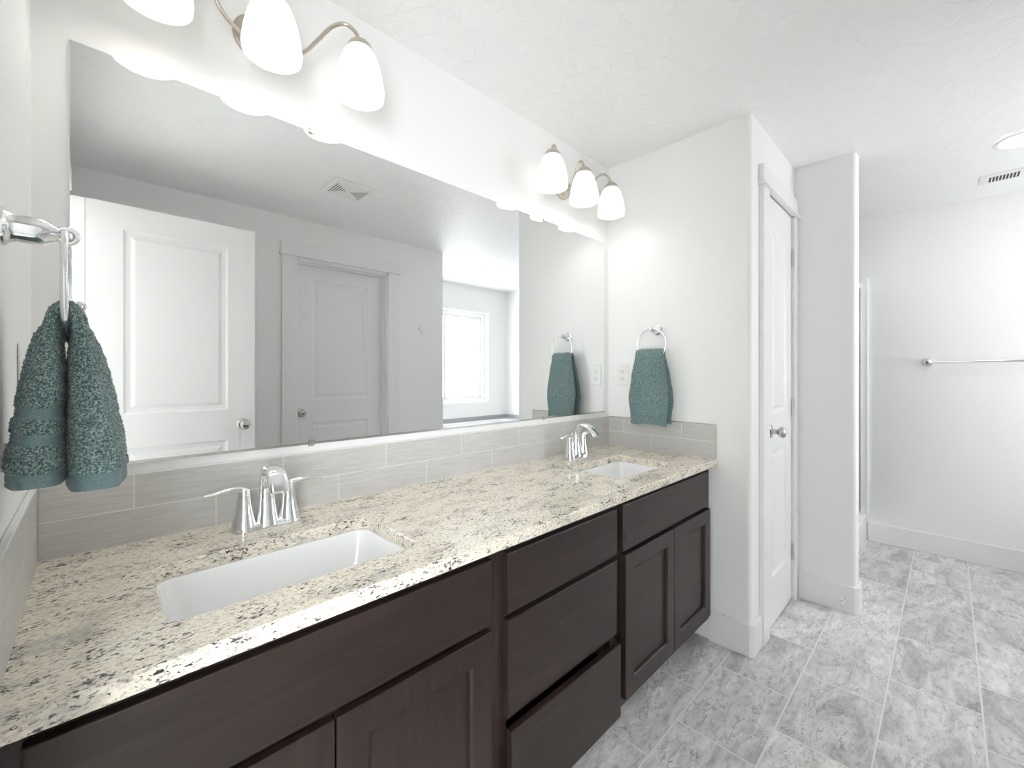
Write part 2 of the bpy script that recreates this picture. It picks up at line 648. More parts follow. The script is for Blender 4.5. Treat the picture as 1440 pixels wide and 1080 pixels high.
# ------------------------------------------------------------------ doors
def door_leaf(bm, x0, x1, yf, yb, z0, z1, panels):
    """slab facing -y or +y (towards yf) with moulded recessed panels; panels: (xa, xb, za, zb)"""
    sgn = 1 if yb > yf else -1
    xs = sorted({x0, x1} | {p[0] for p in panels} | {p[1] for p in panels})
    zs = sorted({z0, z1} | {p[2] for p in panels} | {p[3] for p in panels})
    V = {}

    def vert(x, z):
        k = (round(x, 5), round(z, 5))
        if k not in V:
            V[k] = bm.verts.new((x, yf, z))
        return V[k]
    for xa, xb in zip(xs, xs[1:]):
        for za, zb in zip(zs, zs[1:]):
            cx, cz = (xa + xb) / 2, (za + zb) / 2
            if any(p[0] < cx < p[1] and p[2] < cz < p[3] for p in panels):
                continue
            bm.faces.new((vert(xa, za), vert(xb, za), vert(xb, zb), vert(xa, zb)))
    for pa, pb, qa, qb in panels:
        prev = [vert(pa, qa), vert(pb, qa), vert(pb, qb), vert(pa, qb)]
        for ins, dep in ((0.010, 0.007), (0.024, 0.009), (0.030, 0.009), (0.046, 0.003), (0.050, 0.0028)):
            y = yf + sgn * dep
            cur = [bm.verts.new((pa + ins, y, qa + ins)), bm.verts.new((pb - ins, y, qa + ins)),
                   bm.verts.new((pb - ins, y, qb - ins)), bm.verts.new((pa + ins, y, qb - ins))]
            for k in range(4):
                j = (k + 1) % 4
                bm.faces.new((prev[k], prev[j], cur[j], cur[k]))
            prev = cur
        bm.faces.new(prev)
    b = [bm.verts.new((x, yb, z)) for x, z in ((x0, z0), (x1, z0), (x1, z1), (x0, z1))]
    bm.faces.new(b[::-1])
    # edges of the slab (fine vertices along each side)
    for xk in (x0, x1):
        col = [vert(xk, z) for z in zs if (round(xk, 5), round(z, 5)) in V]
        bb = [b[0], b[3]] if xk == x0 else [b[1], b[2]]
        bm.faces.new([bb[0]] + col + [bb[1]])
    for zk in (z0, z1):
        row = [vert(x, zk) for x in xs if (round(x, 5), round(zk, 5)) in V]
        bb = [b[0], b[1]] if zk == z0 else [b[3], b[2]]
        bm.faces.new([bb[0]] + row + [bb[1]])


def knob(parent, x, y, z, sgn):
    """door knob on the face at y, sticking out along sgn*y"""
    bm = bmesh.new()
    lathe(bm, [(0.0, 0), (0.033, 0.0), (0.033, 0.004), (0.028, 0.009), (0.013, 0.011), (0.011, 0.03), (0.013, 0.036), (0.022, 0.042),
               (0.027, 0.052), (0.0265, 0.060), (0.021, 0.067), (0.010, 0.071), (0, 0.0715)], (x, y, z), (0, sgn, 0), 28)
    return obj('knob', bm, 'satin_nickel', parent, smooth=True, label='round satin nickel knob')


def hinge(parent, x, y, z, sgn):
    bm = bmesh.new()
    box(bm, x - 0.004, x + 0.006, y, y + sgn * 0.003, z - 0.045, z + 0.045)
    for k in range(5):
        za = z - 0.046 + k * 0.0184
        lathe(bm, [(0, 0), (0.0065, 0.0), (0.0065, 0.0174), (0, 0.0174)], (x + 0.001, y + sgn * 0.005, za), (0, 0, 1), 12)
    return obj('hinge', bm, 'satin_nickel', parent, label='steel butt hinge')


# entry door, standing open across the doorway
t = empty('door_1', (-0.029, -0.25, 0), 'white two panel entry door standing open opposite the mirror', 'door', kind='structure')
bm = bmesh.new()
door_leaf(bm, -0.029, 0.698, -0.23, -0.265, 0.012, 2.13, [(0.107, 0.560, 1.06, 2.005), (0.107, 0.560, 0.25, 0.885)])
leaf = obj('leaf', bm, 'door_paint', t)
knob(t, 0.635, -0.23, 0.97, 1)
knob(t, 0.635, -0.265, 0.97, -1)
obj('latch_plate', BM((0.698, 0.6995, -0.26, -0.235, 0.94, 1.0)), 'satin_nickel', t)
# door frame on the entry wall
bm = BM((LW, -0.031, -0.262, -0.236, 0, 2.13))
struct('trim_1', bm, 'trim_paint', 'white hinge side jamb of the entry door', 'door frame', bevel=0.002)
bm = BM((LW, LW + 0.018, DY1, DY1 + 0.085, 0, 2.15), (LW, LW + 0.02, DY0 + 0.01, DY1 + 0.095, 2.15, 2.245))
struct('trim_2', bm, 'trim_paint', 'white casing around the entry doorway', 'door frame', bevel=0.002)

# water-closet door in the opposite wall
t = empty('door_2', (D2X0, OW - 0.1, 0), 'white two panel door closed in the wall opposite the vanity', 'door', kind='structure')
bm = bmesh.new()
yf = OW - 0.088
door_leaf(bm, 1.103, 1.822, yf, yf - 0.035, 0.012, 2.125, [(1.232, 1.695, 1.06, 2.012), (1.232, 1.695, 0.25, 0.885)])
obj('leaf', bm, 'door_paint', t)
knob(t, 1.146, yf, 0.965, 1)
bm = BM((D2X0, D2X0 + 0.02, OW - 0.12, OW, 0, 2.146), (D2X1 - 0.018, D2X1, OW - 0.12, OW, 0, 2.146), (D2X0, D2X1, OW - 0.12, OW, 2.128, 2.146))
box(bm, D2X0 + 0.02, D2X0 + 0.030, OW - 0.086, OW - 0.05, 0, 2.128)
box(bm, D2X1 - 0.028, D2X1 - 0.018, OW - 0.086, OW - 0.05, 0, 2.128)
box(bm, D2X0 + 0.02, D2X1 - 0.018, OW - 0.086, OW - 0.05, 2.118, 2.128)
obj('jamb', bm, 'trim_paint', t, bevel=0.001)
bm = BM((0.985, D2X0 + 0.006, OW, OW + 0.018, 0, 2.15), (D2X1 - 0.006, 1.94, OW, OW + 0.018, 0, 2.15), (0.98, 1.945, OW, OW + 0.02, 2.162, 2.25),
        (0.968, 1.957, OW, OW + 0.032, 2.15, 2.162))
struct('trim_3', bm, 'trim_paint', 'white flat casing with a head board around the closed door', 'door frame', bevel=0.002)

# linen closet door
t = empty('door_3', (CDX0, CY, 0), 'narrow white two panel linen closet door with three hinges', 'door', kind='structure')
bm = bmesh.new()
door_leaf(bm, CDX0 + 0.002, CDX1 - 0.004, CY - 0.002, CY + 0.033, 0.012, CDZ - 0.006, [(CDX0 + 0.105, CDX1 - 0.11, 1.06, 2.005), (CDX0 + 0.105, CDX1 - 0.11, 0.25, 0.885)])
obj('leaf', bm, 'door_paint', t)
knob(t, CDX0 + 0.062, CY - 0.002, 0.985, -1)
for z in (1.915, 1.082, 0.275):
    hinge(t, CDX1 - 0.003, CY - 0.003, z, -1)
bm = BM((2.222, CDX0 + 0.001, CY - 0.02, CY, 0, CDZ), (CDX1 + 0.001, PX - 0.002, CY - 0.02, CY, 0, CDZ), (2.215, PX - 0.001, CY - 0.022, CY, CDZ + 0.012, 2.247),
        (2.206, PX - 0.001, CY - 0.034, CY, CDZ, CDZ + 0.012))
struct('trim_4', bm, 'trim_paint', 'white casing with a head board around the linen closet door', 'door frame', bevel=0.002)

# door stop on the baseboard
bm = bmesh.new()
ds = (PX - T, 0.392, 0.062)
lathe(bm, [(0, 0), (0.017, 0), (0.017, 0.003), (0.012, 0.008), (0.006, 0.012), (0.006, 0.05), (0, 0.05)], ds, (-1, 0, 0), 20)
t = empty('door_stop', ds, 'small chrome door stop on the baseboard of the short wall end', 'door stop')
obj('stem', bm, 'chrome', t, smooth=True)
bm = bmesh.new()
lathe(bm, [(0, 0.048), (0.009, 0.048), (0.0095, 0.06), (0.006, 0.065), (0, 0.065)], ds, (-1, 0, 0), 18)
obj('rubber_tip', bm, 'rubber', t, smooth=True, label='white rubber tip')

# ------------------------------------------------------------------ window over the tub
t = empty('window_1', ((WX0 + WX1) / 2, WW - 0.1, WZ0), 'white vinyl slider window with frosted panes above the bathtub', 'window', kind='structure')
fy0, fy1 = WW - 0.135, WW - 0.075
bm = BM((WX0, WX0 + 0.045, fy0, fy1, WZ0, WZ1), (WX1 - 0.045, WX1, fy0, fy1, WZ0, WZ1), (WX0 + 0.045, WX1 - 0.045, fy0, fy1, WZ0, WZ0 + 0.045),
        (WX0 + 0.045, WX1 - 0.045, fy0, fy1, WZ1 - 0.045, WZ1))
obj('window_frame', bm, 'vinyl_white', t, bevel=0.003)
mx = 3.215
for k, (xa, xb, yo) in enumerate(((WX0 + 0.045, mx + 0.02, 0.0), (mx - 0.02, WX1 - 0.045, -0.022))):
    ya, yb = WW - 0.105 + yo, WW - 0.085 + yo
    za, zb = WZ0 + 0.045, WZ1 - 0.045
    w = 0.04
    s = obj('sash', BM((xa, xa + w, ya, yb, za, zb), (xb - w, xb, ya, yb, za, zb), (xa + w, xb - w, ya, yb, za, za + w), (xa + w, xb - w, ya, yb, zb - w, zb)),
            'vinyl_white', t, bevel=0.002)
    obj('pane', BM((xa + w, xb - w, ya + 0.006, yb - 0.006, za + w, zb - w)), 'window_daylight', s, label='bright frosted glass')

# ------------------------------------------------------------------ vanity cabinets
FY = 0.804         # face frame
DT = 0.019


def shaker(bm, x0, x1, yf, z0, z1, w=0.060, th=DT):
    """frame-and-panel front facing -y, panel set back 9 mm"""
    outer = [(x0, z0), (x1, z0), (x1, z1), (x0, z1)]

    def loop(ins, y):
        return [bm.verts.new((x0 + ins, y, z0 + ins)), bm.verts.new((x1 - ins, y, z0 + ins)), bm.verts.new((x1 - ins, y, z1 - ins)), bm.verts.new((x0 + ins, y, z1 - ins))]
    L = [loop(0, yf + th), loop(0, yf + 0.002), loop(0.002, yf), loop(w, yf), loop(w + 0.006, yf + 0.004), loop(w + 0.0075, yf + 0.012)]
    for A, B in zip(L, L[1:]):
        for k in range(4):
            j = (k + 1) % 4
            bm.faces.new((A[k], A[j], B[j], B[k]))
    bm.faces.new(L[-1])
    bm.faces.new(L[0][::-1])


def slab(bm, x0, x1, yf, z0, z1, th=DT, ch=0.003):
    def loop(ins, y):
        return [bm.verts.new((x0 + ins, y, z0 + ins)), bm.verts.new((x1 - ins, y, z0 + ins)), bm.verts.new((x1 - ins, y, z1 - ins)), bm.verts.new((x0 + ins, y, z1 - ins))]
    L = [loop(0, yf + th), loop(0, yf + ch), loop(ch * 0.3, yf + ch * 0.3), loop(ch, yf)]
    for A, B in zip(L, L[1:]):
        for k in range(4):
            j = (k + 1) % 4
            bm.faces.new((A[k], A[j], B[j], B[k]))
    bm.faces.new(L[-1])
    bm.faces.new(L[0][::-1])


def carcass(t, x0, x1, rails, mid=None):
    bm = BM((x0, x0 + 0.016, FY + 0.02, 1.36, 0.10, 0.836), (x1 - 0.016, x1, FY + 0.02, 1.36, 0.10, 0.836),
            (x0 + 0.016, x1 - 0.016, FY + 0.02, 1.36, 0.10, 0.118), (x0 + 0.016, x1 - 0.016, 1.348, 1.36, 0.118, 0.836))
    obj('carcass', bm, 'wood_vertical', t)
    bm = BM((x0, x0 + 0.038, FY, FY + 0.02, 0.10, 0.836), (x1 - 0.038, x1, FY, FY + 0.02, 0.10, 0.836))
    for za, zb in rails:
        box(bm, x0 + 0.038, x1 - 0.038, FY, FY + 0.02, za, zb)
    if mid:
        box(bm, mid - 0.019, mid + 0.019, FY, FY + 0.02, rails[0][1], rails[1][0])
    obj('face_frame', bm, 'wood_vertical', t, bevel=0.001)
    obj('toe_kick', BM((x0, x1, 0.885, 0.90, 0, 0.10)), 'wood_horizontal', t)


SB = [(0.10, 0.15), (0.635, 0.66), (0.80, 0.836)]
X0, X1, X2, X3 = LW + 0.002, 0.727, 1.287, EW - 0.002
t = empty('sink_base_cabinet', (0.31, 1.0, 0), 'dark wood sink cabinet with two doors nearest the entry doorway', 'cabinet', 'vanity base cabinets')
carcass(t, X0, X1, SB, 0.3175)
bm = bmesh.new(); slab(bm, -0.063, 0.700, 0.785, 0.652, 0.810); obj('false_front', bm, 'wood_horizontal', t)
for xa, xb in ((-0.063, 0.316), (0.3195, 0.700)):
    bm = bmesh.new(); shaker(bm, xa, xb, 0.785, 0.140, 0.634); obj('door', bm, 'wood_vertical', t)

t = empty('drawer_base_cabinet', (1.007, 1.0, 0), 'dark wood drawer cabinet of three drawers between the two sink cabinets', 'cabinet', 'vanity base cabinets')
carcass(t, X1 + 0.0005, X2 - 0.0005, [(0.10, 0.13), (0.365, 0.375), (0.635, 0.66), (0.80, 0.836)])
for yf, za, zb, nm in ((0.785, 0.655, 0.810, 'drawer'), (0.785, 0.388, 0.638, 'drawer'), (0.7710, 0.115, 0.361, 'drawer')):
    bm = bmesh.new()
    slab(bm, 0.7545, 1.2675, yf, za, zb)
    d = obj(nm, bm, 'wood_horizontal', t)
    bm = BM((0.772, 0.784, yf + DT, yf + 0.50, za + 0.03, zb - 0.03), (1.238, 1.250, yf + DT, yf + 0.50, za + 0.03, zb - 0.03),
            (0.784, 1.238, yf + DT, yf + DT + 0.012, za + 0.03, zb - 0.03), (0.784, 1.238, yf + 0.488, yf + 0.50, za + 0.03, zb - 0.03),
            (0.784, 1.238, yf + DT + 0.012, yf + 0.488, za + 0.03, za + 0.038))
    obj('drawer_box', bm, 'wood_plain_dark', d)
    if za < 0.2:
        obj('drawer_slide', BM((1.2, 1.2345, yf + DT + 0.003, yf + 0.46, zb - 0.029, zb - 0.012)), 'steel', d, label='steel drawer slide')

t = empty('sink_base_cabinet', (1.69, 1.0, 0), 'dark wood sink cabinet with two doors against the end wall', 'cabinet', 'vanity base cabinets')
carcass(t, X2, X3, SB, 1.6955)
bm = bmesh.new(); slab(bm, 1.306, 2.050, 0.785, 0.652, 0.814); obj('false_front', bm, 'wood_horizontal', t)
for xa, xb in ((1.3065, 1.6755), (1.6785, 2.050)):
    bm = bmesh.new(); shaker(bm, xa, xb, 0.776, 0.146, 0.642, 0.056, 0.028); obj('door', bm, 'wood_vertical', t)

# ------------------------------------------------------------------ granite countertop with two cut-outs
CZ = 0.866
CT = 0.030
CF = 0.762
HOLES = ((0.085, 0.548, 0.873, 1.150), (1.440, 1.866, 0.873, 1.150))
bm = bmesh.new()


def ring_edges(pts, z):
    vs = [bm.verts.new((x, y, z)) for x, y in pts]
    return vs, [bm.edges.new((vs[k], vs[(k + 1) % len(vs)])) for k in range(len(vs))]


ch = 0.004
loops_top, loops_bot = [], []
outer_t = [(LW + 0.001, CF + ch), (EW - 0.001, CF + ch), (EW - 0.001, D - 0.001), (LW + 0.001, D - 0.001)]
outer_b = [(LW + 0.001, CF), (EW - 0.001, CF), (EW - 0.001, D - 0.001), (LW + 0.001, D - 0.001)]
ot, e1 = ring_edges(outer_t, CZ)
o1, _ = ring_edges(outer_b, CZ - ch)
o2, _ = ring_edges(outer_b, CZ - CT + 0.002)
ob, e2 = ring_edges([(LW + 0.001, CF + 0.002), (EW - 0.001, CF + 0.002), (EW - 0.001, D - 0.001), (LW + 0.001, D - 0.001)], CZ - CT)
et, eb = list(e1), list(e2)
for A, B in ((ot, o1), (o1, o2), (o2, ob)):
    for k in range(4):
        j = (k + 1) % 4
        try:
            bm.faces.new((A[k], A[j], B[j], B[k]))
        except ValueError:
            pass
for hx0, hx1, hy0, hy1 in HOLES:
    tp, ea = ring_edges(rrect(hx0 - 0.002, hx1 + 0.002, hy0 - 0.002, hy1 + 0.002, 0.03), CZ)
    md, _ = ring_edges(rrect(hx0, hx1, hy0, hy1, 0.028), CZ - 0.002)
    bt, eb2 = ring_edges(rrect(hx0, hx1, hy0, hy1, 0.028), CZ - CT)
    et += ea
    eb += eb2
    n = len(tp)
    for A, B in ((tp, md), (md, bt)):
        for k in range(n):
            j = (k + 1) % n
            bm.faces.new((A[k], A[j], B[j], B[k]))
for ed in (et, eb):
    bmesh.ops.triangle_fill(bm, use_beauty=True, use_dissolve=False, edges=list(set(ed)))
ctop = obj('countertop', bm, 'granite', at=(1.0, 1.06, CZ))
tag(ctop, 'speckled cream granite countertop running over all vanity cabinets', 'countertop')


# ------------------------------------------------------------------ undermount sinks
def make_sink(hx0, hx1, hy0, hy1, label):
    cx, cy = (hx0 + hx1) / 2, (hy0 + hy1) / 2
    zt = CZ - CT - 0.0005
    t = empty('sink', (cx, cy, zt), label, 'sink', 'undermount bathroom sinks')
    bm = bmesh.new()
    prof = [(0.020, 0.0, 0.045), (-0.006, 0.0, 0.030), (-0.009, -0.004, 0.030), (-0.014, -0.03, 0.033), (-0.022, -0.075, 0.038), (-0.034, -0.112, 0.045),
            (-0.050, -0.130, 0.05), (-0.075, -0.139, 0.05), (-0.115, -0.1425, 0.025)]
    loops = []
    for off, dz, rad in prof:
        loops.append([bm.verts.new((x, y, zt + dz)) for x, y in rrect(hx0 - off - 0.0, hx1 + off, hy0 - off, hy1 + off, rad, 8)])
    n = len(loops[0])
    for A, B in zip(loops, loops[1:]):
        for k in range(n):
            j = (k + 1) % n
            bm.faces.new((A[k], A[j], B[j], B[k]))
    bm.faces.new(loops[-1])
    # outer shell below
    under = []
    for off, dz, rad in ((0.020, -0.010, 0.045), (0.004, -0.012, 0.04), (-0.010, -0.10, 0.045), (-0.045, -0.155, 0.05), (-0.115, -0.158, 0.025)):
        under.append([bm.verts.new((x, y, zt + dz)) for x, y in rrect(hx0 - off, hx1 + off, hy0 - off, hy1 + off, rad, 8)])
    for A, B in zip([loops[0]] + under, under):
        for k in range(n):
            j = (k + 1) % n
            bm.faces.new((A[j], A[k], B[k], B[j]))
    bm.faces.new(under[-1][::-1])
    obj('basin', bm, 'porcelain', t, smooth=True)
    bm = bmesh.new()
    lathe(bm, [(0.031, 0.0), (0.031, 0.003), (0.026, 0.004), (0.022, 0.001), (0.019, 0.001), (0.019, 0.006), (0.012, 0.009), (0, 0.0095)],
          (cx, cy + 0.02, zt - 0.1427), (0, 0, 1), 28, close=False)
    obj('drain', bm, 'chrome', t, smooth=True, label='chrome pop-up drain')


make_sink(*HOLES[0], 'white rectangular undermount sink nearest the entry doorway')
make_sink(*HOLES[1], 'white rectangular undermount sink beside the end wall')


# ------------------------------------------------------------------ faucets
def make_faucet(x, label):
    y, z = 1.262, CZ
    t = empty('faucet', (x, y, z), label, 'faucet', 'chrome vanity faucets')
    # base: a low bridge flaring into the two round hub feet
    bm = bmesh.new()
    st = []
    for k in range(33):
        u = -0.083 + 0.166 * k / 32
        d = min(abs(abs(u) - 0.052), 0.03)
        end = max(0.0, (abs(u) - 0.052) / 0.031)
        w = 0.0255 + 0.0055 * (1 - (d / 0.03) ** 1.5) if abs(u) < 0.052 else 0.0310 * math.sqrt(max(0.0, 1 - end * end)) + 0.0005
        h = 0.019 if abs(u) < 0.06 else 0.019 - 0.008 * min(1, end)
        st.append((u, w, h))
    rings = []
    for u, w, h in st:
        rings.append([bm.verts.new((x + u, y + a * w, z + b * h)) for a, b in ((-1, 0), (-1, 0.35), (-0.86, 0.75), (-0.55, 0.97), (0, 1), (0.55, 0.97), (0.86, 0.75), (1, 0.35), (1, 0))])
    for A, B in zip(rings, rings[1:]):
        for k in range(8):
            bm.faces.new((A[k], A[k + 1], B[k + 1], B[k]))
        bm.faces.new((A[8], A[0], B[0], B[8]))
    bm.faces.new(rings[0]); bm.faces.new(rings[-1][::-1])
    obj('base_plate', bm, 'chrome', t, smooth=True)
    # handles
    for s in (-1, 1):
        hx = x + s * 0.052
        bm = bmesh.new()
        lathe(bm, [(0.0300, 0.004), (0.0290, 0.012), (0.0245, 0.030), (0.0198, 0.052), (0.0168, 0.072), (0.0156, 0.086), (0.0152, 0.090), (0, 0.090)], (hx, y, z), (0, 0, 1), 32, close=False)
        hb = obj('handle', bm, 'chrome', t, smooth=True)
        bm = bmesh.new()
        lathe(bm, [(0.0135, 0.0895), (0.0150, 0.0905), (0.0150, 0.100), (0.0125, 0.106), (0, 0.108)], (hx, y, z), (0, 0, 1), 28, close=False)
        path = catmull([(hx - s * 0.004, y, z + 0.100), (hx + s * 0.014, y - 0.002, z + 0.108), (hx + s * 0.040, y - 0.006, z + 0.110), (hx + s * 0.066, y - 0.009, z + 0.106), (hx + s * 0.086, y - 0.011, z + 0.106)], 6)
        sweep(bm, path, [0.010, 0.012, 0.011, 0.011, 0.008, 0.004], [0.009, 0.0085, 0.0068, 0.0060, 0.0052, 0.003], 14, side=(0, 1, 0))
        obj('lever', bm, 'chrome', hb, smooth=True)
    # spout
    bm = bmesh.new()
    path = catmull([(x, y, z + 0.006), (x, y, z + 0.035), (x, y + 0.001, z + 0.075), (x, y - 0.002, z + 0.115), (x, y - 0.014, z + 0.143), (x, y - 0.040, z + 0.158),
                    (x, y - 0.072, z + 0.152), (x, y - 0.098, z + 0.132), (x, y - 0.112, z + 0.110)], 7)
    sweep(bm, path, [0.029, 0.024, 0.019, 0.0175, 0.0185, 0.0205, 0.0225, 0.0235, 0.023], [0.028, 0.0225, 0.0165, 0.0135, 0.012, 0.0105, 0.0095, 0.009, 0.0085], 28, side=(1, 0, 0), power=2.4)
    obj('spout', bm, 'chrome', t, smooth=True)
    bm = bmesh.new()
    lathe(bm, [(0.0028, 0), (0.0028, 0.055), (0.0055, 0.057), (0.006, 0.064), (0.003, 0.069), (0, 0.07)], (x, y + 0.026, z + 0.045), (0, 0, 1), 16)
    obj('lift_rod', bm, 'chrome', t, smooth=True)


make_faucet(0.327, 'chrome two lever faucet behind the sink nearest the entry doorway')
make_faucet(1.672, 'chrome two lever faucet behind the sink beside the end wall')

# ------------------------------------------------------------------ tile backsplash
BT = 1.027
t = empty('backsplash', (1.0, D, CZ), 'long grey tile backsplash under the mirror', 'backsplash', 'tile backsplashes')
obj('tile_band', BM((LW + 0.0105, EW - 0.0105, D - 0.010, D - 0.0005, CZ, BT)), 'wall_tile_back', t)
obj('edge_trim', BM((LW + 0.0105, EW - 0.0105, D - 0.0105, D - 0.0005, BT, BT + 0.004)), 'tile_edge', t, bevel=0.001, label='white edge strip')
t = empty('backsplash', (EW, 1.07, CZ), 'short grey tile backsplash on the end wall below the hanging towel', 'backsplash', 'tile backsplashes')
obj('tile_band', BM((EW - 0.010, EW - 0.0005, 0.772, D - 0.0005, CZ, BT)), 'wall_tile_right', t)
obj('edge_trim', BM((EW - 0.0105, EW - 0.0005, 0.768, D - 0.0005, BT, BT + 0.003), (EW - 0.0105, EW - 0.0005, 0.768, 0.772, CZ, BT)), 'satin_nickel', t, bevel=0.0005, label='metal edge strip')
t = empty('backsplash', (LW, 1.07, CZ), 'short grey tile backsplash on the entry wall below the near towel', 'backsplash', 'tile backsplashes')
obj('tile_band', BM((LW + 0.0005, LW + 0.010, 0.772, D - 0.0005, CZ, BT)), 'wall_tile_left', t)
obj('edge_trim', BM((LW + 0.0005, LW + 0.0105, 0.768, D - 0.0005, BT, BT + 0.004)), 'tile_edge', t, bevel=0.001, label='white edge strip')

# ------------------------------------------------------------------ mirror
MX0, MX1, MZ0, MZ1 = -0.039, 2.051, 1.056, 2.006
t = empty('wall_mirror', ((MX0 + MX1) / 2, D, MZ0), 'wide frameless mirror above the double vanity', 'mirror')
obj('mirror_glass', BM((MX0, MX1, D - 0.006, D - 0.0005, MZ0, MZ1)), 'mirror_glass', t, bevel=0.0012)
obj('bottom_channel', BM((MX0, MX1, D - 0.0085, D - 0.0005, MZ0 - 0.002, MZ0), (MX0, MX1, D - 0.0085, D - 0.0066, MZ0, MZ0 + 0.004)), 'satin_nickel', t, label='slim metal channel')
for cx in (0.474, 1.544):
    for top in (True, False):
        bm = bmesh.new()
        if top:
            path = catmull([(cx, D - 0.0005, MZ1 + 0.010), (cx, D - 0.004, MZ1 + 0.006), (cx, D - 0.0085, MZ1 + 0.002), (cx, D - 0.0085, MZ1 - 0.008)], 5)
        else:
            path = catmull([(cx, D - 0.0005, MZ0 - 0.008), (cx, D - 0.005, MZ0 - 0.005), (cx, D - 0.0095, MZ0), (cx, D - 0.0095, MZ0 + 0.011)], 5)
        sweep(bm, path, 0.009, 0.0014, 12, side=(1, 0, 0), power=4)
        obj('clip', bm, 'brushed_nickel', t, smooth=True)


# ------------------------------------------------------------------ vanity lights
def make_vanity_light(x, label):
    y0, zc = D, 2.207
    ys = 1.225
    t = empty('vanity_light', (x, y0, zc), label, 'wall light', 'three shade vanity lights')
    bm = bmesh.new()
    lathe(bm, [(0.062, 0.0005), (0.062, 0.006), (0.056, 0.012), (0.046, 0.014), (0.043, 0.020), (0.030, 0.028), (0.016, 0.032), (0.012, 0.040), (0.008, 0.046), (0, 0.047)], (x, y0, zc), (0, -1, 0), 40, close=False)
    obj('backplate', bm, 'brushed_nickel', t, smooth=True)
    for k, dx in enumerate((-0.235, 0.0, 0.235)):
        e = Vector((x + dx, ys, 0))
        a = Vector((x, y0 - 0.030, 0))

        def p(f, z):
            q = a.lerp(e, f)
            return (q.x, q.y, z)
        if dx:
            pts = [p(0.0, 2.202), p(0.10, 2.184), p(0.26, 2.172), p(0.42, 2.186), p(0.56, 2.231), p(0.70, 2.278), p(0.84, 2.296), p(0.96, 2.278), p(1.0, 2.246)]
        else:
            pts = [p(0.0, 2.202), p(0.15, 2.191), p(0.35, 2.206), p(0.5, 2.251), p(0.68, 2.291), p(0.86, 2.293), p(0.97, 2.271), p(1.0, 2.244)]
        bm = bmesh.new()
        sweep(bm, catmull(pts, 6), 0.0055, None, 12)
        arm = obj('arm', bm, 'brushed_nickel', t, smooth=True)
        bm = bmesh.new()
        lathe(bm, [(0.008, 2.262), (0.012, 2.258), (0.024, 2.252), (0.033, 2.242), (0.0375, 2.228), (0.0365, 2.227), (0.0, 2.236)], (e.x, e.y, 0), (0, 0, 1), 32, close=False)
        obj('shade_cap', bm, 'brushed_nickel', arm, smooth=True)
        bm = bmesh.new()
        prof = [(0.030, 2.234), (0.037, 2.228), (0.047, 2.211), (0.057, 2.184), (0.065, 2.151), (0.0695, 2.121), (0.0705, 2.106), (0.0690, 2.092), (0.0680, 2.09),
                (0.0660, 2.092), (0.0675, 2.106), (0.0665, 2.121), (0.062, 2.151), (0.054, 2.184), (0.044, 2.211), (0.034, 2.226), (0.027, 2.23)]
        lathe(bm, prof, (e.x, e.y, 0), (0, 0, 1), 48, close=False)
        sh = obj('shade', bm, 'frosted_shade', t, smooth=True, label='frosted white glass shade')
        bm = bmesh.new()
        prof = [(0.0, 2.112)] + [(0.029 * sin(q), 2.141 - 0.029 * cos(q)) for q in [pi * j / 12 for j in range(1, 10)]] + [(0.016, 2.178), (0.013, 2.191), (0.013, 2.206), (0, 2.206)]
        lathe(bm, prof, (e.x, e.y, 0), (0, 0, 1), 24, close=False)
        obj('bulb', bm, 'bulb_glow', sh, smooth=True)
    return t


make_vanity_light(0.331, 'three shade nickel wall light over the sink nearest the entry doorway')
make_vanity_light(1.682, 'three shade nickel wall light over the sink beside the end wall')


# ------------------------------------------------------------------ towel rings
def make_ring(wx, y, z, n, label):
    """wx: wall plane, n: +1 / -1 direction out of the wall along x"""
    t = empty('towel_ring', (wx, y, z), label, 'towel ring', 'chrome towel rings')
    bm = bmesh.new()
    lathe(bm, [(0.0265, 0.0005), (0.0275, 0.003), (0.0265, 0.008), (0.022, 0.011), (0.0195, 0.014), (0.0190, 0.018), (0.0190, 0.034), (0.0175, 0.043), (0.0130, 0.053), (0.0095, 0.057), (0.0085, 0.059), (0, 0.0595)],
          (wx, y, z), (n, 0, 0), 36, close=False)
    obj('post', bm, 'chrome', t, smooth=True)
    bm = bmesh.new()
    torus(bm, (wx + n * 0.0665, y, z), (0, 1, 0.0), 0.0105, 0.0042, 32, 12)
    obj('loop', bm, 'chrome', t, smooth=True)
    R = 0.0785
    bm = bmesh.new()
    torus(bm, (wx + n * 0.0665, y, z - R + 0.0035), (n, 0, 0), R, 0.0042, 72, 14)
    obj('ring', bm, 'chrome', t, smooth=True)
    return R, wx + n * 0.0665, z - R + 0.0035


RLY, RLZ = 0.905, 1.469
RRY, RRZ = 1.064, 1.497
rl = make_ring(LW, RLY, RLZ, 1, 'chrome towel ring on the entry wall holding the near towel')
rr = make_ring(EW, RRY, RRZ, -1, 'chrome towel ring on the end wall holding the far towel')


# ------------------------------------------------------------------ hand towels
def smooth01(x):
    x = max(0.0, min(1.0, x))
    return x * x * (3 - 2 * x)


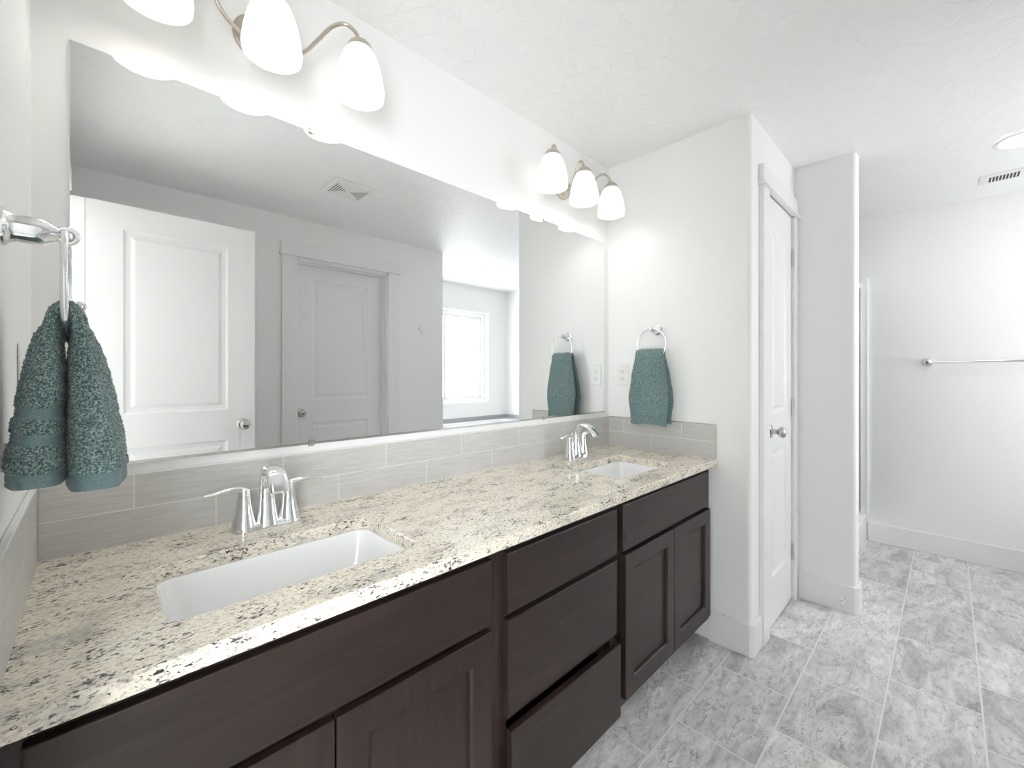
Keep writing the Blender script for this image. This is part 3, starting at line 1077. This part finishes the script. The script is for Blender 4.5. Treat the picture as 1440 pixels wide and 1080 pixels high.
def make_towel(wx, n, yc, rx, zring, zb_back, zb_front, wtop, wmid, wbot, bands_back, bands_front, cb, cf, tb, tf, seed, label):
    """cloth folded lengthwise and draped over the ring bar: swept along back flap - bar - front flap.
    rx: ring plane; cb / cf: offset of the two flaps from the wall at the hem; tb / tf: their half thickness"""
    v_ring = abs(rx - wx)
    ztop = zring + 0.046
    path = []

    def flap(zb, c, steps):
        out = []
        for i in range(steps + 1):
            f = i / steps                      # 0 hem, 1 top
            z = zb + (ztop - 0.030 - zb) * f
            k = max(0.0, min(1.0, (1 - f) / 0.9)) ** 0.72
            side = -0.0135 if c < v_ring else 0.0135
            v = (v_ring + side) * (1 - k) + c * k
            out.append((v, z))
        return out
    nb = int((ztop - zb_back) / 0.0016)
    nf = int((ztop - zb_front) / 0.0016)
    back = flap(zb_back, cb, nb)
    front = flap(zb_front, cf, nf)[::-1]
    over = []
    v0, z0 = back[-1]
    v1, z1 = front[0]
    for i in range(1, 14):
        a = pi - pi * i / 14
        over.append((v_ring + 0.0135 * cos(a), z0 + 0.030 * sin(a)))
    path = [(p, 'b') for p in back] + [(p, 'o') for p in over] + [(p, 'f') for p in front]
    SEG = 300
    bm = bmesh.new()
    rings = []
    info = []
    npth = len(path)
    for i, ((v, z), tg) in enumerate(path):
        va, za = path[max(i - 1, 0)][0]
        vb, zb = path[min(i + 1, npth - 1)][0]
        tv, tz = vb - va, zb - za
        L = math.hypot(tv, tz) or 1
        tv, tz = tv / L, tz / L
        nv, nz = -tz, tv                        # normal in the v-z plane
        zbm = zb_back if tg == 'b' else zb_front
        f = 1.0 if tg == 'o' else (z - zbm) / (ztop - 0.030 - zbm)
        hw = wtop if tg == 'o' else (wtop + (wmid - wtop) * smooth01((1 - f) / 0.5)) + (wbot - wmid) * smooth01((0.30 - f) / 0.30)
        th = 0.0085 if tg == 'o' else 0.0085 + ((tb if tg == 'b' else tf) - 0.0085) * max(0.0, min(1.0, (1 - f) / 0.9)) ** 0.7
        band = None
        for lo, hi in (bands_back if tg == 'b' else bands_front if tg == 'f' else ()):
            if lo <= z <= hi:
                band = (lo, hi)
        pile = 1.0
        if band:
            pile = 0.0
            th *= 0.93
            th += 0.0007 * sin((z - band[0]) / 0.0042 * 2 * pi)
        ring = []
        for k in range(SEG):
            a = 2 * pi * k / SEG
            c_, s_ = cos(a), sin(a)
            pu = math.copysign(abs(c_) ** 0.62, c_)
            pn = math.copysign(abs(s_) ** 0.75, s_)
            # lengthwise folds of the gathered cloth
            g = (1 - f) if tg != 'o' else 0.0
            fold = 0.0
            if tg != 'o':
                ph = seed * 1.7 + (0.9 if tg == 'b' else 0.0)
                fold = (0.16 * sin(pu * 4.3 + ph) + 0.09 * sin(pu * 9.0 + ph * 2.1)) * (0.35 + 0.65 * smooth01(f * 1.2))
            u = hw * pu * (1 + 0.03 * sin(z * 38 + seed))
            q = th * (pn * (1 + fold * 0.8) + fold * 0.35)
            P = Vector((wx + n * (v + nv * q), yc + u, z + nz * q))
            if tg != 'o' and f < 0.02:
                P.z += 0.004 * sin(u * 40 + seed)
            # the pile
            N_ = Vector((n * nv * pn, pu * 0.9, nz * pn))
            if N_.length > 0:
                N_.normalize()
            h = noise.noise(P * 460) * 0.0026 + noise.noise(P * 210 + Vector((3, 1, 7))) * 0.0012 + noise.noise(P * 30) * 0.0018
            P += N_ * h * (pile if pile else 0.12)
            ring.append(bm.verts.new(P))
        rings.append(ring)
        info.append(0 if pile else 1)
    for i, (A, B) in enumerate(zip(rings, rings[1:])):
        mi = 1 if (info[i] and info[i + 1]) else 0
        for k in range(SEG):
            j = (k + 1) % SEG
            fc = bm.faces.new((A[k], A[j], B[j], B[k]))
            fc.material_index = mi
            fc.smooth = True
    for R, fl in ((rings[0], True), (rings[-1], False)):
        fc = bm.faces.new(R[::-1] if fl else R)
        fc.material_index = 1
    o = obj('hand_towel', bm, ('terry_pile', 'terry_band'), at=(rx, yc, zring))
    tag(o, label, 'towel', 'green hand towels')
    return o


make_towel(LW, 1, RLY, rl[1], rl[2] - rl[0] + 0.0, 1.122, 1.110, 0.058, 0.088, 0.094,
           [(1.122, 1.138), (1.174, 1.189), (1.207, 1.222)], [(1.110, 1.130)], 0.040, 0.098, 0.029, 0.033, 1.0,
           'thick green hand towel on the ring by the entry doorway')
make_towel(EW, -1, RRY + 0.008, rr[1], rr[2] - rr[0] + 0.0, 1.020, 1.012, 0.076, 0.106, 0.098,
           [(1.020, 1.032), (1.078, 1.110)], [(1.012, 1.030), (1.078, 1.110)], 0.032, 0.086, 0.014, 0.015, 2.3,
           'green hand towel on the ring above the end wall backsplash')


# ------------------------------------------------------------------ outlets
def make_outlet(wx, n, yc, zc, label):
    t = empty('wall_outlet', (wx, yc, zc), label, 'outlet', 'duplex outlets')
    bm = bmesh.new()
    a, b = (wx + n * 0.0005, wx + n * 0.0055)
    box(bm, min(a, b), max(a, b), yc - 0.0355, yc + 0.0355, zc - 0.0585, zc + 0.0585)
    obj('cover_plate', bm, 'white_plastic', t, bevel=0.0025)
    for dz in (-0.0195, 0.0195):
        bm = bmesh.new()
        pts = rrect(-0.0165, 0.0165, -0.0145, 0.0145, 0.010, 5)
        lo = [bm.verts.new((wx + n * 0.005, yc + p, zc + dz + q)) for p, q in pts]
        hi = [bm.verts.new((wx + n * 0.0072, yc + p, zc + dz + q)) for p, q in pts]
        for k in range(len(pts)):
            j = (k + 1) % len(pts)
            bm.faces.new((lo[k], lo[j], hi[j], hi[k]))
        bm.faces.new(hi)
        s = obj('receptacle', bm, 'white_plastic', t)
        bm = bmesh.new()
        xa, xb = sorted((wx + n * 0.0065, wx + n * 0.0075))
        box(bm, xa, xb, yc - 0.0075, yc - 0.0055, zc + dz - 0.001, zc + dz + 0.008)
        box(bm, xa, xb, yc + 0.0055, yc + 0.0075, zc + dz - 0.001, zc + dz + 0.0065)
        lathe(bm, [(0.0026, 0.0065), (0.0026, 0.0075), (0, 0.0075)], (wx, yc, zc + dz - 0.0075), (n, 0, 0), 12, close=False)
        obj('slot', bm, 'dark_slot', s)


make_outlet(EW, -1, 1.268, 1.262, 'white duplex outlet on the end wall beside the far towel')
make_outlet(LW, 1, 1.162, 1.262, 'white duplex outlet on the entry wall behind the near towel')

# ------------------------------------------------------------------ ceiling fittings
# exhaust fan grille seen in the mirror: bow-tie of slots
t = empty('exhaust_fan', (1.155, 0.045, CH), 'square white exhaust fan grille with a bow tie of slots', 'fan grille')
fx0, fx1, fy0, fy1 = 1.03, 1.28, -0.08, 0.17
bm = bmesh.new()
L = []
for ins, dz in ((0, -0.0005), (0, -0.006), (0.012, -0.013), (0.030, -0.015)):
    L.append([bm.verts.new((x, y, CH + dz)) for x, y in ((fx0 + ins, fy0 + ins), (fx1 - ins, fy0 + ins), (fx1 - ins, fy1 - ins), (fx0 + ins, fy1 - ins))])
for A, B in zip(L, L[1:]):
    for k in range(4):
        j = (k + 1) % 4
        bm.faces.new((A[k], A[j], B[j], B[k]))
bm.faces.new(L[-1])
obj('grille', bm, 'white_plastic', t)
cx, cy = 1.155, 0.045
for s in (-1, 1):
    for k in range(6):
        xx = cx + s * (0.022 + 0.0145 * k)
        hl = 0.010 + 0.0130 * k
        obj('slot', BM((xx - 0.0025, xx + 0.0025, cy - hl, cy + hl, CH - 0.0156, CH - 0.0148)), 'dark_slot', t)

# air register by the far wall
t = empty('air_register', (3.85, -0.30, CH), 'white ceiling air register with dark slots near the far wall', 'vent')
bm = bmesh.new()
vx0, vx1, vy0, vy1 = 3.765, 3.925, -0.49, -0.125
L = []
for ins, dz in ((0, -0.0005), (0.002, -0.004), (0.022, -0.008)):
    L.append([bm.verts.new((x, y, CH + dz)) for x, y in ((vx0 + ins, vy0 + ins), (vx1 - ins, vy0 + ins), (vx1 - ins, vy1 - ins), (vx0 + ins, vy1 - ins))])
for A, B in zip(L, L[1:]):
    for k in range(4):
        j = (k + 1) % 4
        bm.faces.new((A[k], A[j], B[j], B[k]))
bm.faces.new(L[-1])
obj('face_plate', bm, 'white_plastic', t)
for k in range(20):
    if k in (9, 10):
        continue
    yy = -0.172 - 0.0138 * k
    obj('slot', BM((3.80, 3.89, yy - 0.0042, yy + 0.0042, CH - 0.0087, CH - 0.0078)), 'dark_slot', t)

# recessed light
t = empty('recessed_light', (3.31, -0.262, CH), 'round white recessed ceiling light shining near the air register', 'ceiling light')
bm = bmesh.new()
lathe(bm, [(0.108, 0.0005), (0.107, 0.004), (0.098, 0.007), (0.086, 0.006), (0.083, 0.001)], (3.31, -0.262, CH), (0, 0, -1), 56, close=False)
obj('trim_ring', bm, 'white_plastic', t, smooth=True)
bm = bmesh.new()
lathe(bm, [(0, 0.0035), (0.05, 0.0035), (0.084, 0.003), (0.084, 0.001)], (3.31, -0.262, CH), (0, 0, -1), 48, close=False)
obj('lens', bm, 'can_glow', t, smooth=True)

# ------------------------------------------------------------------ towel bar on the far wall
t = empty('towel_bar', (FW, -0.205, 1.352), 'long chrome towel bar on the far wall', 'towel bar')
for y in (0.10, -0.51):
    bm = bmesh.new()
    lathe(bm, [(0.027, 0.0005), (0.0275, 0.004), (0.024, 0.010), (0.015, 0.016), (0.013, 0.04), (0.0145, 0.052), (0.0165, 0.064), (0.0145, 0.076), (0.006, 0.082), (0, 0.083)], (FW, y, 1.352), (-1, 0, 0), 28, close=False)
    obj('post', bm, 'chrome', t, smooth=True)
bm = bmesh.new()
lathe(bm, [(0, 0), (0.0085, 0), (0.0085, 0.60), (0, 0.60)], (FW - 0.066, -0.505, 1.352), (0, 1, 0), 20)
obj('bar', bm, 'chrome', t, smooth=True)

# ------------------------------------------------------------------ robe hook on the opposite wall
t = empty('robe_hook', (2.157, OW, 1.69), 'small white robe hook on the wall opposite the vanity', 'hook')
bm = bmesh.new()
lathe(bm, [(0.014, 0.0005), (0.014, 0.004), (0.008, 0.008), (0, 0.008)], (2.157, OW, 1.69), (0, 1, 0), 20, close=False)
obj('mount', bm, 'white_plastic', t, smooth=True)
bm = bmesh.new()
sweep(bm, catmull([(2.157, OW + 0.006, 1.725), (2.157, OW + 0.012, 1.69), (2.157, OW + 0.02, 1.655), (2.160, OW + 0.038, 1.645), (2.163, OW + 0.048, 1.665)], 6), 0.0045, 0.0045, 10)
obj('hook', bm, 'white_plastic', t, smooth=True)

# ------------------------------------------------------------------ shower behind the short wall end
SY = 0.44
t = empty('shower_stall', (3.6, SY, 0), 'white shower stall with a chrome framed glass door past the short wall', 'shower')
bm = BM((PXB + 0.0005, FW - 0.0005, SY, SY + 0.09, 0, 0.20), (PXB + 0.0005, FW - 0.0005, SY + 0.09, D - 0.001, 0, 0.06))
obj('shower_pan', bm, 'acrylic_white', t, bevel=0.012, bseg=3)
bm = BM((FW - 0.02, FW - 0.0005, SY - 0.008, D - 0.02, 0.2, 2.0), (PXB + 0.0005, PXB + 0.02, SY, D - 0.02, 0.2, 2.0), (PXB + 0.0005, FW - 0.0005, D - 0.02, D - 0.001, 0.06, 2.0))
obj('surround', bm, 'acrylic_white', t, bevel=0.004)
bm = BM((FW - 0.045, FW - 0.021, SY + 0.03, SY + 0.06, 0.20, 1.95), (PXB + 0.021, PXB + 0.045, SY + 0.03, SY + 0.06, 0.20, 1.95),
        (PXB + 0.045, FW - 0.045, SY + 0.028, SY + 0.062, 1.91, 1.95), (PXB + 0.045, FW - 0.045, SY + 0.028, SY + 0.062, 0.2, 0.225))
obj('door_frame', bm, 'bright_aluminium', t, bevel=0.001)
for xa, xb, dy in ((PXB + 0.045, 3.63, 0.038), (3.59, FW - 0.045, 0.050)):
    obj('glass_panel', BM((xa, xb, SY + dy - 0.003, SY + dy + 0.003, 0.225, 1.91)), 'shower_glass', t)

# ------------------------------------------------------------------ bathtub under the window
t = empty('bathtub', (3.32, -1.3, 0), 'white built in bathtub below the frosted window', 'bathtub')
tx0, tx1, ty0, ty1, tz = 2.421, FW - 0.001, WW + 0.001, -0.92, 0.648
bm = bmesh.new()
ov, oe = ring_edges([(tx0, ty0), (tx1, ty0), (tx1, ty1), (tx0, ty1)], tz)
iv, ie = ring_edges(rrect(tx0 + 0.16, tx1 - 0.16, ty0 + 0.07, ty1 - 0.09, 0.16, 8), tz)
bmesh.ops.triangle_fill(bm, use_beauty=True, edges=oe + ie)
lo = [bm.verts.new((v.co.x, v.co.y, 0)) for v in ov]
for k in range(4):
    j = (k + 1) % 4
    bm.faces.new((ov[k], ov[j], lo[j], lo[k]))
prev = iv
for ins, dz in ((0.012, -0.01), (0.04, -0.2), (0.08, -0.40), (0.14, -0.46)):
    cur = [bm.verts.new((x, y, tz + dz)) for x, y in rrect(tx0 + 0.16 + ins, tx1 - 0.16 - ins, ty0 + 0.07 + ins, ty1 - 0.09 - ins, 0.14, 8)]
    for k in range(len(cur)):
        j = (k + 1) % len(cur)
        bm.faces.new((prev[k], prev[j], cur[j], cur[k]))
    prev = cur
bm.faces.new(prev)
obj('tub_body', bm, 'acrylic_white', t)
bm = BM((tx0, tx1 - 0.011, WW + 0.0005, WW + 0.010, tz + 0.0005, 0.70), (FW - 0.010, FW - 0.0005, WW + 0.0005, -0.92, tz + 0.0005, 0.70))
ts = obj('tile_splash', bm, 'tub_tile', at=(3.3, WW, tz))
tag(ts, 'low band of grey tile around the bathtub rim', 'tile band')
